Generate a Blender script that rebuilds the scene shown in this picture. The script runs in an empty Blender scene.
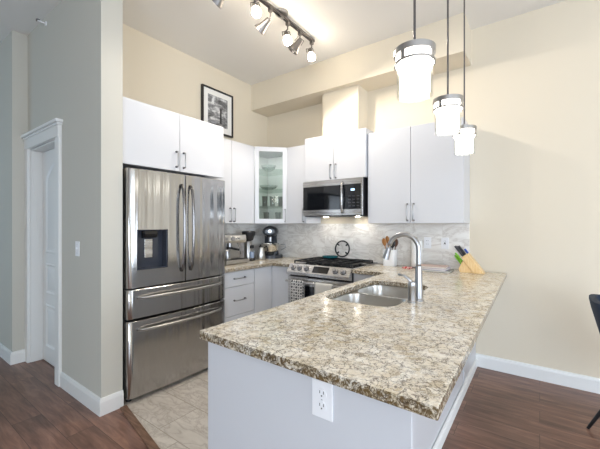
import bpy, bmesh, math, random
from mathutils import Vector, Matrix
random.seed(7)
PI = math.pi
S = bpy.context.scene
COL = S.collection

# ---------------------------------------------------------------- camera
cam_d = bpy.data.cameras.new('camera'); cam = bpy.data.objects.new('camera', cam_d); COL.objects.link(cam)
cam.location = (0, 0, 1.36)
cam.rotation_euler = (math.radians(90), 0, math.radians(36))
cam_d.sensor_width = 36; cam_d.lens = 19.8; cam_d.clip_start = 0.02
S.camera = cam
# ---------------------------------------------------------------- world, daylight, exposure
S.view_settings.view_transform = 'Standard'; S.view_settings.look = 'None'
S.view_settings.gamma = 1; S.view_settings.use_curve_mapping = False
S.view_settings.exposure = 0.14
W = bpy.data.worlds.new('world'); S.world = W; W.use_nodes = True
W.node_tree.nodes['Background'].inputs[0].default_value = (0.62, 0.80, 1.0, 1)
W.node_tree.nodes['Background'].inputs[1].default_value = 2.2
def area(name, loc, rot, sx, sy, power, color):
    l = bpy.data.lights.new(name, 'AREA'); l.shape = 'RECTANGLE'; l.size = sx; l.size_y = sy
    l.energy = power; l.color = color
    o = bpy.data.objects.new(name, l); COL.objects.link(o); o.location = loc; o.rotation_euler = rot
    return o
P_SOUTH, P_EAST, P_HALL, P_TRACK, P_PEND = 190, 135, 30, 50, 6
SPOT_W = (8, 26, 34)
area('daylight_south', (2.2, -3.62, 1.35), (math.radians(90), 0, 0), 4.0, 2.2, P_SOUTH, (0.78, 0.88, 1.0))
area('daylight_east', (4.62, 0.9, 1.3), (math.radians(90), 0, math.radians(90)), 3.0, 2.2, P_EAST, (0.78, 0.88, 1.0))
area('daylight_hall', (-6.5, -1.9, 1.4), (math.radians(90), 0, math.radians(-20)), 1.4, 1.9, P_HALL, (0.42, 0.72, 1.0))

# ---------------------------------------------------------------- materials
def mat(name, col, rough=0.5, metal=0.0, **kw):
    m = bpy.data.materials.new(name); m.use_nodes = True
    b = m.node_tree.nodes['Principled BSDF']
    b.inputs['Base Color'].default_value = (*col, 1); b.inputs['Roughness'].default_value = rough
    b.inputs['Metallic'].default_value = metal
    for k, v in kw.items(): b.inputs[k.replace('_', ' ')].default_value = v
    return m
def srgb(r, g, b):
    f = lambda c: (c/255/12.92) if c/255 <= 0.04045 else ((c/255+0.055)/1.055)**2.4
    return (f(r), f(g), f(b))
def nd(m, t, **kw):
    n = m.node_tree.nodes.new(t)
    for k, v in kw.items(): setattr(n, k, v)
    return n
def lk(m, a, b): m.node_tree.links.new(a, b)
def coords(m, scale=(1,1,1), rot=(0,0,0)):
    g = nd(m, 'ShaderNodeTexCoord'); mp = nd(m, 'ShaderNodeMapping')
    mp.inputs['Scale'].default_value = scale; mp.inputs['Rotation'].default_value = rot
    lk(m, g.outputs['Object'], mp.inputs[0]); return mp.outputs[0]
def ramp(m, fac, stops, interp='LINEAR'):
    r = nd(m, 'ShaderNodeValToRGB'); r.color_ramp.interpolation = interp
    e = r.color_ramp.elements
    while len(e) < len(stops): e.new(0.5)
    for i, (p, c) in enumerate(stops):
        e[i].position = p; e[i].color = (*c, 1) if len(c) == 3 else c
    lk(m, fac, r.inputs[0]); return r.outputs[0]
def mix(m, fac, a, b, mode='MIX'):
    n = nd(m, 'ShaderNodeMix', data_type='RGBA', blend_type=mode)
    for s, v in ((0, fac), (6, a), (7, b)):
        if hasattr(v, 'links') or hasattr(v, 'is_linked'): lk(m, v, n.inputs[s])
        else: n.inputs[s].default_value = v if s == 0 else (*v, 1)
    return n.outputs[2]
def noise(m, vec, scale, detail=3, rough=0.5, dist=0.0):
    n = nd(m, 'ShaderNodeTexNoise'); n.inputs['Scale'].default_value = scale
    n.inputs['Detail'].default_value = detail; n.inputs['Roughness'].default_value = rough
    n.inputs['Distortion'].default_value = dist
    lk(m, vec, n.inputs['Vector']); return n
def bsdf(m): return m.node_tree.nodes['Principled BSDF']
def bump(m, h, strength=0.1, dist=0.01):
    n = nd(m, 'ShaderNodeBump'); n.inputs['Strength'].default_value = strength; n.inputs['Distance'].default_value = dist
    lk(m, h, n.inputs['Height']); lk(m, n.outputs[0], bsdf(m).inputs['Normal'])

def paint(name, col):
    m = mat(name, col, 0.75)
    v = coords(m); bump(m, noise(m, v, 160, 2).outputs[0], 0.05, 0.002)
    return m
WALLP = paint('wall_paint', srgb(223, 212, 192))
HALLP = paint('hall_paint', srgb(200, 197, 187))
CEILP = paint('ceiling_paint', srgb(234, 231, 226))
TRIM = mat('white_trim', srgb(232, 232, 230), 0.4)
CAB = mat('cabinet_white', srgb(206,207,211), 0.3)
CABIN = mat('cabinet_inside', srgb(225, 228, 225), 0.5)
BLACK = mat('black_plastic', (0.012, 0.012, 0.014), 0.35)
BLACKG = mat('black_glass', (0.006, 0.007, 0.009), 0.06)
IRON = mat('cast_iron', (0.012, 0.012, 0.013), 0.55)
CHROME = mat('chrome', (0.40, 0.40, 0.41), 0.3, 1.0)
NICKEL = mat('brushed_nickel', (0.46, 0.45, 0.44), 0.28, 1.0)
DARKN = mat('dark_nickel', (0.16, 0.15, 0.15), 0.35, 1.0)
PLATE = mat('white_plastic', srgb(238, 238, 240), 0.35)
DARKSLOT = mat('slot_dark', (0.03, 0.03, 0.03), 0.6)

def steel(name, col, rough, aniso_axis='z'):
    m = mat(name, col, rough, 1.0)
    sc = (60, 60, 0.8) if aniso_axis == 'z' else (0.8, 0.8, 90)
    v = coords(m, sc); n = noise(m, v, 3, 3)
    rr = nd(m, 'ShaderNodeMapRange'); rr.inputs[3].default_value = rough - 0.06; rr.inputs[4].default_value = rough + 0.08
    lk(m, n.outputs[0], rr.inputs[0]); lk(m, rr.outputs[0], bsdf(m).inputs['Roughness'])
    # gentle dents stretched along the height, as in pressed sheet steel
    v2 = coords(m, (14, 14, 0.45) if aniso_axis == 'z' else (1, 1, 8)); n2 = noise(m, v2, 1.2, 1)
    bump(m, n2.outputs[0], 0.6, 0.014)
    return m
STEEL = steel('fridge_steel', (0.47, 0.465, 0.46), 0.15)
STEELH = steel('appliance_steel', (0.55, 0.54, 0.53), 0.26, 'x')
SINKM = mat('sink_steel', (0.60, 0.59, 0.57), 0.3, 1.0)

def granite(edge=False):
    m = mat('stone_edge' if edge else 'speckled_quartz', (1,1,1), 0.19)
    v = coords(m)
    warp = noise(m, v, 22, 4, 0.65)
    vm = nd(m, 'ShaderNodeVectorMath', operation='MULTIPLY_ADD')
    vm.inputs[1].default_value = (0.075, 0.075, 0.075)
    lk(m, warp.outputs['Color'], vm.inputs[0]); lk(m, v, vm.inputs[2])
    def cracks(scale, w0, w1):
        vo = nd(m, 'ShaderNodeTexVoronoi', feature='DISTANCE_TO_EDGE'); vo.inputs['Scale'].default_value = scale
        lk(m, vm.outputs[0], vo.inputs['Vector'])
        return ramp(m, vo.outputs['Distance'], [(w0, (1,1,1)), (w1, (0,0,0))])
    c1 = cracks(36, 0.0, 0.085); c2 = cracks(78, 0.0, 0.13)
    vc = nd(m, 'ShaderNodeTexVoronoi'); vc.inputs['Scale'].default_value = 30; lk(m, vm.outputs[0], vc.inputs['Vector'])
    base = ramp(m, vc.outputs['Color'], [(0.1, srgb(206,192,166)), (0.3, srgb(230,221,203)), (0.6, srgb(238,231,217)), (0.95, srgb(245,241,231))])
    big = noise(m, v, 6.5, 4, 0.65, 0.6)
    patch = ramp(m, big.outputs[0], [(0.42, (0,0,0)), (0.62, (1,1,1))])
    base = mix(m, patch, base, srgb(188,170,134), 'MIX') if False else base
    gold = mix(m, 0.38, base, srgb(196,176,134))
    base2 = mix(m, patch, base, gold)
    fine = noise(m, v, 120, 4, 0.7)
    sp = ramp(m, fine.outputs[0], [(0.56, (0,0,0)), (0.68, (1,1,1))])
    if edge:
        # the cut edge shows the brown binder between the chips
        e1 = noise(m, v, 62, 4, 0.7, 0.8)
        base2 = mix(m, ramp(m, e1.outputs[0], [(0.44, (1,1,1)), (0.60, (0,0,0))]), base2, srgb(104,84,54))
    brk = noise(m, v, 13, 3, 0.6)
    msk = ramp(m, brk.outputs[0], [(0.34, (0,0,0)), (0.50, (1,1,1))])
    k1 = mix(m, 1.0, c1, msk, 'MULTIPLY')
    out = mix(m, k1, base2, srgb(74,62,50))
    brk2 = noise(m, v, 31, 2); msk2 = ramp(m, brk2.outputs[0], [(0.46, (0,0,0)), (0.6, (0.75,0.75,0.75))])
    out = mix(m, mix(m, 1.0, c2, msk2, 'MULTIPLY'), out, srgb(104,88,70))
    out = mix(m, mix(m, 1.0, sp, (0.45,0.45,0.45), 'MULTIPLY'), out, srgb(96,84,70))
    lk(m, out, bsdf(m).inputs['Base Color'])
    return m
STONE = granite(); EDGE = granite(True)

def marble_tile(name, light, vein, grout, bw, bh, off, rough, axis_rot, vs=1.0, gm=0.002):
    m = mat(name, light, rough)
    v = coords(m, (1,1,1), axis_rot)
    br = nd(m, 'ShaderNodeTexBrick'); br.offset = off; br.offset_frequency = 2
    br.inputs['Scale'].default_value = 1; br.inputs['Brick Width'].default_value = bw; br.inputs['Row Height'].default_value = bh
    br.inputs['Mortar Size'].default_value = gm; br.inputs['Mortar Smooth'].default_value = 0.1
    br.inputs['Color1'].default_value = (0.2,0.2,0.2,1); br.inputs['Color2'].default_value = (0.9,0.9,0.9,1)
    lk(m, v, br.inputs['Vector'])
    # every tile has its own piece of the veining
    va = nd(m, 'ShaderNodeVectorMath', operation='MULTIPLY_ADD'); va.inputs[1].default_value = (3.1, 1.7, 2.3)
    lk(m, br.outputs['Color'], va.inputs[0]); lk(m, v, va.inputs[2])
    mp = nd(m, 'ShaderNodeMapping'); mp.inputs['Rotation'].default_value = (0,0,0.5); mp.inputs['Scale'].default_value = (1.0, 2.4, 1.0)
    lk(m, va.outputs[0], mp.inputs[0])
    n1 = noise(m, mp.outputs[0], 3.0*vs, 6, 0.62, 1.1)
    ab = nd(m, 'ShaderNodeMath', operation='SUBTRACT'); ab.inputs[1].default_value = 0.5; lk(m, n1.outputs[0], ab.inputs[0])
    a2 = nd(m, 'ShaderNodeMath', operation='ABSOLUTE'); lk(m, ab.outputs[0], a2.inputs[0])
    ve = ramp(m, a2.outputs[0], [(0.0, (1,1,1)), (0.035, (0.35,0.35,0.35)), (0.11, (0,0,0))])
    n2 = noise(m, mp.outputs[0], 1.6*vs, 4, 0.6, 0.4)
    cl = ramp(m, n2.outputs[0], [(0.42, (0,0,0)), (0.7, (0.4,0.4,0.4))])
    c = mix(m, cl, light, vein); c = mix(m, mix(m, 1.0, ve, (0.62,0.62,0.62), 'MULTIPLY'), c, vein)
    c = mix(m, br.outputs['Fac'], c, grout)
    lk(m, c, bsdf(m).inputs['Base Color'])
    return m
HND = mat('handle_dark_steel', (0.22,0.21,0.21), 0.2, 1.0)
SPLASH = marble_tile('backsplash_marble', srgb(247,244,239), srgb(198,190,182), srgb(224,219,212), 0.40, 0.152, 0.5, 0.2, (math.radians(90),0,0))
SPLASHL = marble_tile('backsplash_marble_left', srgb(247,244,239), srgb(198,190,182), srgb(224,219,212), 0.40, 0.152, 0.5, 0.2, (math.radians(90),math.radians(90),0))
FTILE = marble_tile('floor_marble_tile', srgb(214,206,195), srgb(166,154,142), srgb(168,158,146), 0.61, 0.305, 0.35, 0.25, (0,0,0), 1.5, 0.003)

def wood_floor():
    m = mat('dark_wood_planks', (0.1,0.06,0.04), 0.32)
    v = coords(m)
    br = nd(m, 'ShaderNodeTexBrick'); br.offset = 0.37
    br.inputs['Scale'].default_value = 1; br.inputs['Brick Width'].default_value = 1.22; br.inputs['Row Height'].default_value = 0.165
    br.inputs['Mortar Size'].default_value = 0.0014; br.inputs['Mortar Smooth'].default_value = 0.3
    br.inputs['Color1'].default_value = (0.1,0.1,0.1,1); br.inputs['Color2'].default_value = (0.9,0.9,0.9,1)
    lk(m, v, br.inputs['Vector'])
    va = nd(m, 'ShaderNodeVectorMath', operation='MULTIPLY_ADD'); va.inputs[1].default_value = (5.3, 2.9, 1.0)
    lk(m, br.outputs['Color'], va.inputs[0]); lk(m, v, va.inputs[2])
    mp = nd(m, 'ShaderNodeMapping'); mp.inputs['Scale'].default_value = (1.2, 9, 1); lk(m, va.outputs[0], mp.inputs[0])
    g = noise(m, mp.outputs[0], 2.4, 6, 0.62, 0.5)
    c = ramp(m, g.outputs[0], [(0.3, srgb(96,68,57)), (0.5, srgb(126,93,78)), (0.72, srgb(156,120,102))])
    n2 = noise(m, va.outputs[0], 1.4, 2)
    t = ramp(m, n2.outputs[0], [(0.35, (0.72,0.70,0.68)), (0.65, (1.12,1.08,1.05))])
    c = mix(m, 1.0, c, t, 'MULTIPLY')
    c = mix(m, br.outputs['Fac'], c, srgb(48,32,26))
    lk(m, c, bsdf(m).inputs['Base Color']); bump(m, g.outputs[0], 0.08, 0.002)
    return m
WOODF = wood_floor()
def wood(name, c0, c1, scale=(1,1,12), rough=0.4):
    m = mat(name, c0, rough); v = coords(m, scale); n = noise(m, v, 8, 4, 0.6, 0.4)
    lk(m, ramp(m, n.outputs[0], [(0.35, c0), (0.65, c1)]), bsdf(m).inputs['Base Color']); return m
STRIPW = wood('threshold_wood', srgb(96,68,52), srgb(136,104,82), (1,10,1))
BLOCKW = wood('beech_wood', srgb(236,206,156), srgb(220,182,126), (14,14,2))
SPOONW = wood('spoon_wood', srgb(190,134,74), srgb(160,104,52), (8,8,2))

def thin_glass(name, tint=(1,1,1), refl=0.5):
    m = bpy.data.materials.new(name); m.use_nodes = True; nt = m.node_tree
    nt.nodes.remove(nt.nodes['Principled BSDF']); out = nt.nodes['Material Output']
    t = nd(m, 'ShaderNodeBsdfTransparent'); t.inputs[0].default_value = (*tint, 1)
    g = nd(m, 'ShaderNodeBsdfGlossy'); g.inputs['Roughness'].default_value = 0.03
    lw = nd(m, 'ShaderNodeLayerWeight'); lw.inputs[0].default_value = 0.5
    pw = nd(m, 'ShaderNodeMath', operation='POWER'); pw.inputs[1].default_value = 3.0; lk(m, lw.outputs['Facing'], pw.inputs[0])
    ma = nd(m, 'ShaderNodeMath', operation='MULTIPLY_ADD'); ma.inputs[1].default_value = refl; ma.inputs[2].default_value = 0.04; lk(m, pw.outputs[0], ma.inputs[0])
    x = nd(m, 'ShaderNodeMixShader'); lk(m, ma.outputs[0], x.inputs[0]); lk(m, t.outputs[0], x.inputs[1]); lk(m, g.outputs[0], x.inputs[2])
    lk(m, x.outputs[0], out.inputs[0]); return m
GLASS = thin_glass('clear_glass', (0.98,0.99,0.985), 0.5)
SHELFG = thin_glass('green_edged_glass', (0.90,0.96,0.93), 0.4)
DISHG = thin_glass('dish_glass', (0.92,0.96,0.95), 0.8)
def emis(name, col, s):
    m = mat(name, (0.8,0.8,0.8), 0.5); b = bsdf(m)
    b.inputs['Emission Color'].default_value = (*col, 1); b.inputs['Emission Strength'].default_value = s; return m
BULB = emis('lit_bulb', (1.0, 0.88, 0.70), P_TRACK)
PENDM = emis('lit_frosted_glass', (1.0, 0.93, 0.82), P_PEND)

# ---------------------------------------------------------------- mesh helpers
class MB:
    def __init__(s): s.bm = bmesh.new()
    def box(s, x0, y0, z0, x1, y1, z1, M=None):
        c = [(x,y,z) for z in (z0,z1) for y in (y0,y1) for x in (x0,x1)]
        if M is not None: c = [M @ Vector(p) for p in c]
        v = [s.bm.verts.new(p) for p in c]
        for f in ((0,2,3,1),(4,5,7,6),(0,1,5,4),(2,6,7,3),(0,4,6,2),(1,3,7,5)): s.bm.faces.new([v[i] for i in f])
        return s
    def loft(s, loops, cap0=True, cap1=True, closed=True):
        R = [[s.bm.verts.new(p) for p in l] for l in loops]; n = len(R[0])
        for a, b in zip(R, R[1:]):
            for i in range(n if closed else n-1):
                j = (i+1) % n; s.bm.faces.new((a[i], a[j], b[j], b[i]))
        if cap0: s.bm.faces.new(R[0][::-1])
        if cap1: s.bm.faces.new(R[-1])
        return s
    def prism(s, poly, a, b, axis='z'):
        f = {'z': lambda u,v,w: (u,v,w), 'y': lambda u,v,w: (u,w,v), 'x': lambda u,v,w: (w,u,v)}[axis]
        return s.loft([[f(u,v,a) for u,v in poly], [f(u,v,b) for u,v in poly]])
    def cone(s, p0, p1, r0, r1, n=20, caps=True):
        p0, p1 = Vector(p0), Vector(p1); d = (p1-p0).normalized()
        a = d.orthogonal().normalized(); b = d.cross(a)
        L = [[p + (a*math.cos(2*PI*i/n) + b*math.sin(2*PI*i/n))*r for i in range(n)] for p, r in ((p0,r0),(p1,r1))]
        return s.loft(L, caps, caps)
    def cyl(s, p0, p1, r, n=20): return s.cone(p0, p1, r, r, n)
    def lathe(s, prof, c=(0,0,0), n=28, M=None, cap0=False, cap1=False):
        L = []
        for r, z in prof:
            l = [Vector((max(r,1e-5)*math.cos(2*PI*i/n), max(r,1e-5)*math.sin(2*PI*i/n), z)) for i in range(n)]
            if M is not None: l = [M @ p for p in l]
            L.append([p + Vector(c) for p in l])
        return s.loft(L, cap0, cap1)
    def tube(s, pts, r, n=12, flat=1.0):
        pts = [Vector(p) for p in pts]; L = []; prev = None
        for i, p in enumerate(pts):
            d = (pts[min(i+1,len(pts)-1)] - pts[max(i-1,0)]).normalized()
            a = d.orthogonal().normalized() if prev is None else (prev - d*prev.dot(d)).normalized()
            prev = a; b = d.cross(a); rr = r[i] if isinstance(r, (list,tuple)) else r
            L.append([p + a*math.cos(2*PI*k/n)*rr + b*math.sin(2*PI*k/n)*rr*flat for k in range(n)])
        return s.loft(L)
    def sphere(s, c, r, n=20, sc=(1,1,1)):
        bmesh.ops.create_uvsphere(s.bm, u_segments=n, v_segments=n//2, radius=r,
            matrix=Matrix.Translation(c) @ Matrix.Diagonal((*sc,1))); return s
    def torus(s, c, R, r, M=None, n=32, k=10):
        L = []
        for i in range(n+1):
            a = 2*PI*i/n; l = []
            for j in range(k):
                b = 2*PI*j/k; p = Vector(((R+r*math.cos(b))*math.cos(a), (R+r*math.cos(b))*math.sin(a), r*math.sin(b)))
                if M is not None: p = M @ p
                l.append(p + Vector(c))
            L.append(l)
        return s.loft(L, False, False)
    def fill(s, loops):
        E = []
        for l in loops:
            v = [s.bm.verts.new(p) for p in l]
            E += [s.bm.edges.new((v[i], v[(i+1)%len(v)])) for i in range(len(v))]
        bmesh.ops.triangle_fill(s.bm, edges=E, use_beauty=True); return s
    def build(s, name, m, parent=None, smooth=False, bev=0.0, solid=0.0, label=None, sub=0, each=False):
        if each:
            # every separate piece becomes a part of its own
            bm = s.bm; bm.verts.ensure_lookup_table(); seen = set(); out = None
            for v0 in bm.verts:
                if v0.index in seen: continue
                st, isl = [v0], set()
                while st:
                    v = st.pop()
                    if v in isl: continue
                    isl.add(v); st += [e.other_vert(v) for e in v.link_edges]
                bm.verts.index_update(); seen |= {v.index for v in isl}
                q = MB(); mp_ = {v: q.bm.verts.new(v.co) for v in isl}
                for f in {f for v in isl for f in v.link_faces}: q.bm.faces.new([mp_[v] for v in f.verts])
                out = q.build(name, m, parent, smooth, bev, solid, label, sub)
            s.bm.free(); return out
        bmesh.ops.remove_doubles(s.bm, verts=s.bm.verts, dist=1e-6)
        bmesh.ops.recalc_face_normals(s.bm, faces=s.bm.faces)
        if parent is not None: off = org(parent)
        elif name.split('_')[0] in ('wall','floor','ceiling','window','door','baseboard','trim'): off = Vector((0,0,0))
        else:
            c = [v.co for v in s.bm.verts]
            off = Vector(((min(p.x for p in c)+max(p.x for p in c))/2, (min(p.y for p in c)+max(p.y for p in c))/2, min(p.z for p in c)))
        for v in s.bm.verts: v.co -= off
        me = bpy.data.meshes.new(name); s.bm.to_mesh(me); s.bm.free()
        o = bpy.data.objects.new(name, me); COL.objects.link(o); me.materials.append(m)
        if parent is not None: o.parent = parent
        else: o.location = off
        if smooth:
            for p in me.polygons: p.use_smooth = True
            if smooth == 'auto': me.set_sharp_from_angle(angle=math.radians(35))
        if solid: d = o.modifiers.new('solid', 'SOLIDIFY'); d.thickness = solid; d.offset = 0
        if bev:
            d = o.modifiers.new('bevel', 'BEVEL'); d.width = bev; d.segments = 2; d.limit_method = 'ANGLE'; d.angle_limit = math.radians(40)
        if sub: d = o.modifiers.new('sub', 'SUBSURF'); d.levels = d.render_levels = sub
        if label: o['label'] = label
        return o
def org(o):
    v = Vector((0,0,0))
    while o is not None: v = v + o.location; o = o.parent
    return v
def tag(o, label, cat, group=None):
    o['label'] = label; o['category'] = cat
    if group: o['group'] = group
    return o
def thing(name, label, cat, loc, group=None):
    o = bpy.data.objects.new(name, None); COL.objects.link(o); o.location = loc; o.empty_display_size = 0.1
    return tag(o, label, cat, group)
def struct(o): o['kind'] = 'structure'; return o
def copy_tree(o, parent=None):
    c = o.copy(); COL.objects.link(c)
    if parent is not None: c.parent = parent
    for ch in [x for x in COL.objects if x.parent is o]: copy_tree(ch, c)
    return c
def boolean_cut(o, cutters):
    # carve holes, then keep only the carved mesh
    for cu in cutters:
        d = o.modifiers.new('cut', 'BOOLEAN'); d.operation = 'DIFFERENCE'; d.object = cu; d.solver = 'EXACT'
    bpy.context.view_layer.update()
    dg = bpy.context.evaluated_depsgraph_get()
    me = bpy.data.meshes.new_from_object(o.evaluated_get(dg))
    o.modifiers.clear(); o.data = me
    for cu in cutters: bpy.data.objects.remove(cu)
def rrect(x0, y0, x1, y1, r, z, n=6):
    P = []
    for cx, cy, a0 in ((x1-r,y1-r,0),(x0+r,y1-r,90),(x0+r,y0+r,180),(x1-r,y0+r,270)):
        for k in range(n+1):
            a = math.radians(a0 + 90*k/n); P.append((cx+r*math.cos(a), cy+r*math.sin(a), z))
    return P

# ================================================================ SETTING
YB, XL, H = 3.57, -3.17, 3.25
def sbox(name, m, boxes, bev=0):
    b = MB()
    for q in boxes: b.box(*q)
    return struct(b.build(name, m, bev=bev))
sbox('floor', WOODF, [(-7.2,-3.6,-0.06,4.6,3.7,0)])
TA, TB = (-2.51, 1.235), (-0.52, 0.86)   # wood edge line of the tiled kitchen floor
def tl(x): return TA[1] + (x-TA[0])*(TB[1]-TA[1])/(TB[0]-TA[0])
struct(MB().prism([(TA[0],tl(TA[0])), (-0.52,tl(-0.52)), (-0.52,YB), (XL,YB), (XL,1.22), (TA[0],1.22)][:], 0.0005, 0.004).build('floor_kitchen', FTILE))
struct(MB().prism([(TA[0]+0.0,tl(TA[0])-0.045), (-1.12,tl(-1.12)-0.045), (-1.12,tl(-1.12)+0.004), (TA[0],tl(TA[0])+0.004)], 0.0, 0.008).build('trim_1', STRIPW, bev=0.002))
sbox('ceiling', CEILP, [(-7.2,-3.6,H,4.6,3.7,H+0.1)])
sbox('wall_back', WALLP, [(XL-0.12,YB,0,4.6,YB+0.12,H)])
sbox('wall_left', WALLP, [(XL-0.12,1.22,0,XL,YB,H)])
sbox('wall_hall', HALLP, [(-4.15,1.07,0,-4.07,1.22,H), (-3.335,1.07,0,-2.53,1.22,H), (-4.07,1.07,2.10,-3.335,1.22,H)])
sbox('wall_hall_end', HALLP, [(-7.2,0.95,0,-4.15,1.22,H)])
sbox('wall_soffit', WALLP, [(XL,3.235,2.905,-0.54,YB,H), (-2.07,3.32,2.30,-1.62,YB,2.905), (-2.105,3.35,2.30,-2.07,YB,2.905)])
# behind and beside the camera: outer walls with the big windows
sbox('wall_south', WALLP, [(-7.2,-3.6,0,0.2,-3.5,H), (4.2,-3.6,0,4.6,-3.5,H), (0.2,-3.6,0,4.2,-3.5,0.25), (0.2,-3.6,2.45,4.2,-3.5,H)])
sbox('wall_east', WALLP, [(4.5,-3.5,0,4.6,-0.6,H), (4.5,2.4,0,4.6,YB,H), (4.5,-0.6,2.4,4.6,2.4,H), (4.5,-0.6,0,4.6,2.4,0.2)])
sbox('wall_west', HALLP, [(-7.2,-3.5,0,-7.1,0.95,H)])
sbox('window_1', TRIM, [(0.2,-3.57,0.25,0.27,-3.5,2.45), (4.13,-3.57,0.25,4.2,-3.5,2.45), (0.27,-3.57,0.25,4.13,-3.5,0.31), (0.27,-3.57,2.39,4.13,-3.5,2.45), (1.55,-3.57,0.31,1.61,-3.5,2.39), (2.85,-3.57,0.31,2.91,-3.5,2.39)])
sbox('window_2', TRIM, [(4.5,-0.6,0.2,4.57,-0.53,2.4), (4.5,2.33,0.2,4.57,2.4,2.4), (4.5,-0.53,0.2,4.57,2.33,0.26), (4.5,-0.53,2.34,4.57,2.33,2.4), (4.5,0.87,0.26,4.57,0.93,2.34)])

BB = [(0,0),(0.016,0),(0.016,0.095),(0.010,0.118),(0,0.122)]
def baseboard(name, pts):
    # profile swept along a floor line with mitred corners; the room is on the right of the line
    P = [Vector(p) for p in pts]; L = []
    for i, p in enumerate(P):
        ns = []
        if i > 0: d = (p-P[i-1]).normalized(); ns.append(Vector((d.y,-d.x)))
        if i < len(P)-1: d = (P[i+1]-p).normalized(); ns.append(Vector((d.y,-d.x)))
        n = ns[0] if len(ns) == 1 else (ns[0]+ns[1])/(1+ns[0].dot(ns[1]))
        L.append([(p.x+n.x*u, p.y+n.y*u, z) for u, z in BB])
    return struct(MB().loft(L).build(name, TRIM))
baseboard('baseboard_back', [(-0.515,YB),(4.5,YB)])
baseboard('baseboard_hall', [(-3.255,1.07),(-2.53,1.07),(-2.53,1.22)])
baseboard('baseboard_hall_end', [(-7.1,0.95),(-4.15,0.95),(-4.15,1.045)])
# hall door with its casing
cs = MB()
cs.box(-3.345,1.045,0,-3.255,1.07,2.11); cs.box(-4.15,1.045,0,-4.06,1.07,2.11)
cs.box(-4.15,1.04,2.10,-3.255,1.07,2.20); cs.box(-4.165,1.03,2.195,-3.24,1.07,2.215); cs.box(-4.18,1.015,2.215,-3.225,1.07,2.24)
cs.box(-4.07,1.07,0,-4.055,1.219,2.10); cs.box(-3.35,1.07,0,-3.335,1.219,2.10); cs.box(-4.055,1.07,2.085,-3.35,1.219,2.10)
struct(cs.build('trim_2', TRIM, bev=0.003))
dm = MB(); X0, X1 = -4.053, -3.352
dm.box(X0,1.165,0.008,X1,1.20,2.083)
def arch(x0, x1, z0, z1, rise, inset=0):
    x0 += inset; x1 -= inset; z0 += inset; z1 -= inset
    P = [(x0,z0),(x1,z0),(x1,z1-rise)]
    for k in range(1, 12):
        t = k/12; P.append((x1+(x0-x1)*t, z1-rise+rise*math.sin(PI*t)))
    P.append((x0,z1-rise)); return P
door = dm.build('door_1', TRIM, bev=0.002); struct(door)
pm = MB()
for (z0, z1, rise) in ((1.08, 1.95, 0.13), (0.68, 0.98, 0.0), (0.16, 0.58, 0.0)):
    a = arch(X0+0.11, X1-0.11, z0, z1, rise); b_ = arch(X0+0.11, X1-0.11, z0, z1, rise, 0.03)
    pm.loft([[(x,1.1655,z) for x,z in a], [(x,1.156,z) for x,z in arch(X0+0.11,X1-0.11,z0,z1,rise,0.012)], [(x,1.1655,z) for x,z in b_]], False, False)
    pm.loft([[(x,1.1655,z) for x,z in arch(X0+0.11,X1-0.11,z0,z1,rise,0.045)], [(x,1.159,z) for x,z in arch(X0+0.11,X1-0.11,z0,z1,rise,0.065)]], False, True)
pm.build('moulded_panels', TRIM, door, smooth='auto')
MB().cyl((-3.42,1.165,0.96),(-3.42,1.13,0.96),0.012).sphere((-3.42,1.115,0.96),0.027).build('door_knob', NICKEL, door, smooth=True)

# backsplash tiling on the two walls
sp = sbox('wall_backsplash', SPLASH, [(XL+0.008,YB-0.008,0.9155,-0.553,YB,1.371)])
sbox('wall_backsplash_left', SPLASHL, [(XL,2.19,0.9155,XL+0.008,YB-0.0085,1.371)])

# ================================================================ CABINETS
def pull(parent, x, y, z, nx, ny, vert=True, L=0.15, name='handle'):
    # bow handle with two dark feet; (nx,ny) points out of the door
    b = MB(); tx, ty = (0, 0) if vert else (-ny, nx)
    def P(s, o): return (x + tx*s + nx*o, y + ty*s + ny*o, z + (s if vert else 0))
    b.tube([P(-L/2,0.0), P(-L/2,0.026), P(-L/2+0.008,0.031), P(L/2-0.008,0.031), P(L/2,0.026), P(L/2,0.0)], 0.0048, 8)
    h = b.build(name, CHROME, parent, smooth=True)
    f = MB()
    for s in (-L/2, L/2): f.cyl(P(s,0.0005), P(s,0.012), 0.0085, 12)
    f.build('handle_foot', DARKN, h, smooth='auto', each=True)
    return h
def panel(parent, name, x0, y0, z0, x1, y1, z1, m=CAB): return MB().box(x0,y0,z0,x1,y1,z1).build(name, m, parent, bev=0.0018)

# cabinet over the fridge
t = thing('wall_cabinet', 'wide white two-door cabinet above the stainless fridge', 'cabinet', (-2.86,1.72,1.83), 'white kitchen cabinets')
panel(t,'cabinet_body',-3.168,1.225,1.825,-2.572,2.215,2.325)
d = panel(t,'door',-2.570,1.227,1.825,-2.552,1.719,2.33); pull(d,-2.552,1.685,1.925,1,0,True,0.13)
d = panel(t,'door',-2.570,1.723,1.825,-2.552,2.215,2.33); pull(d,-2.552,1.757,1.925,1,0,True,0.13)
# left wall cabinet
t = thing('wall_cabinet', 'white two-door wall cabinet right of the fridge, above the coffee machine', 'cabinet', (-3.0,2.59,1.372), 'white kitchen cabinets')
panel(t,'cabinet_body',-3.168,2.218,1.372,-2.862,2.958,2.32)
d = panel(t,'door',-2.860,2.22,1.372,-2.842,2.586,2.32); pull(d,-2.842,2.560,1.47,1,0)
d = panel(t,'door',-2.860,2.590,1.372,-2.842,2.957,2.32); pull(d,-2.842,2.618,1.47,1,0)
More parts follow.
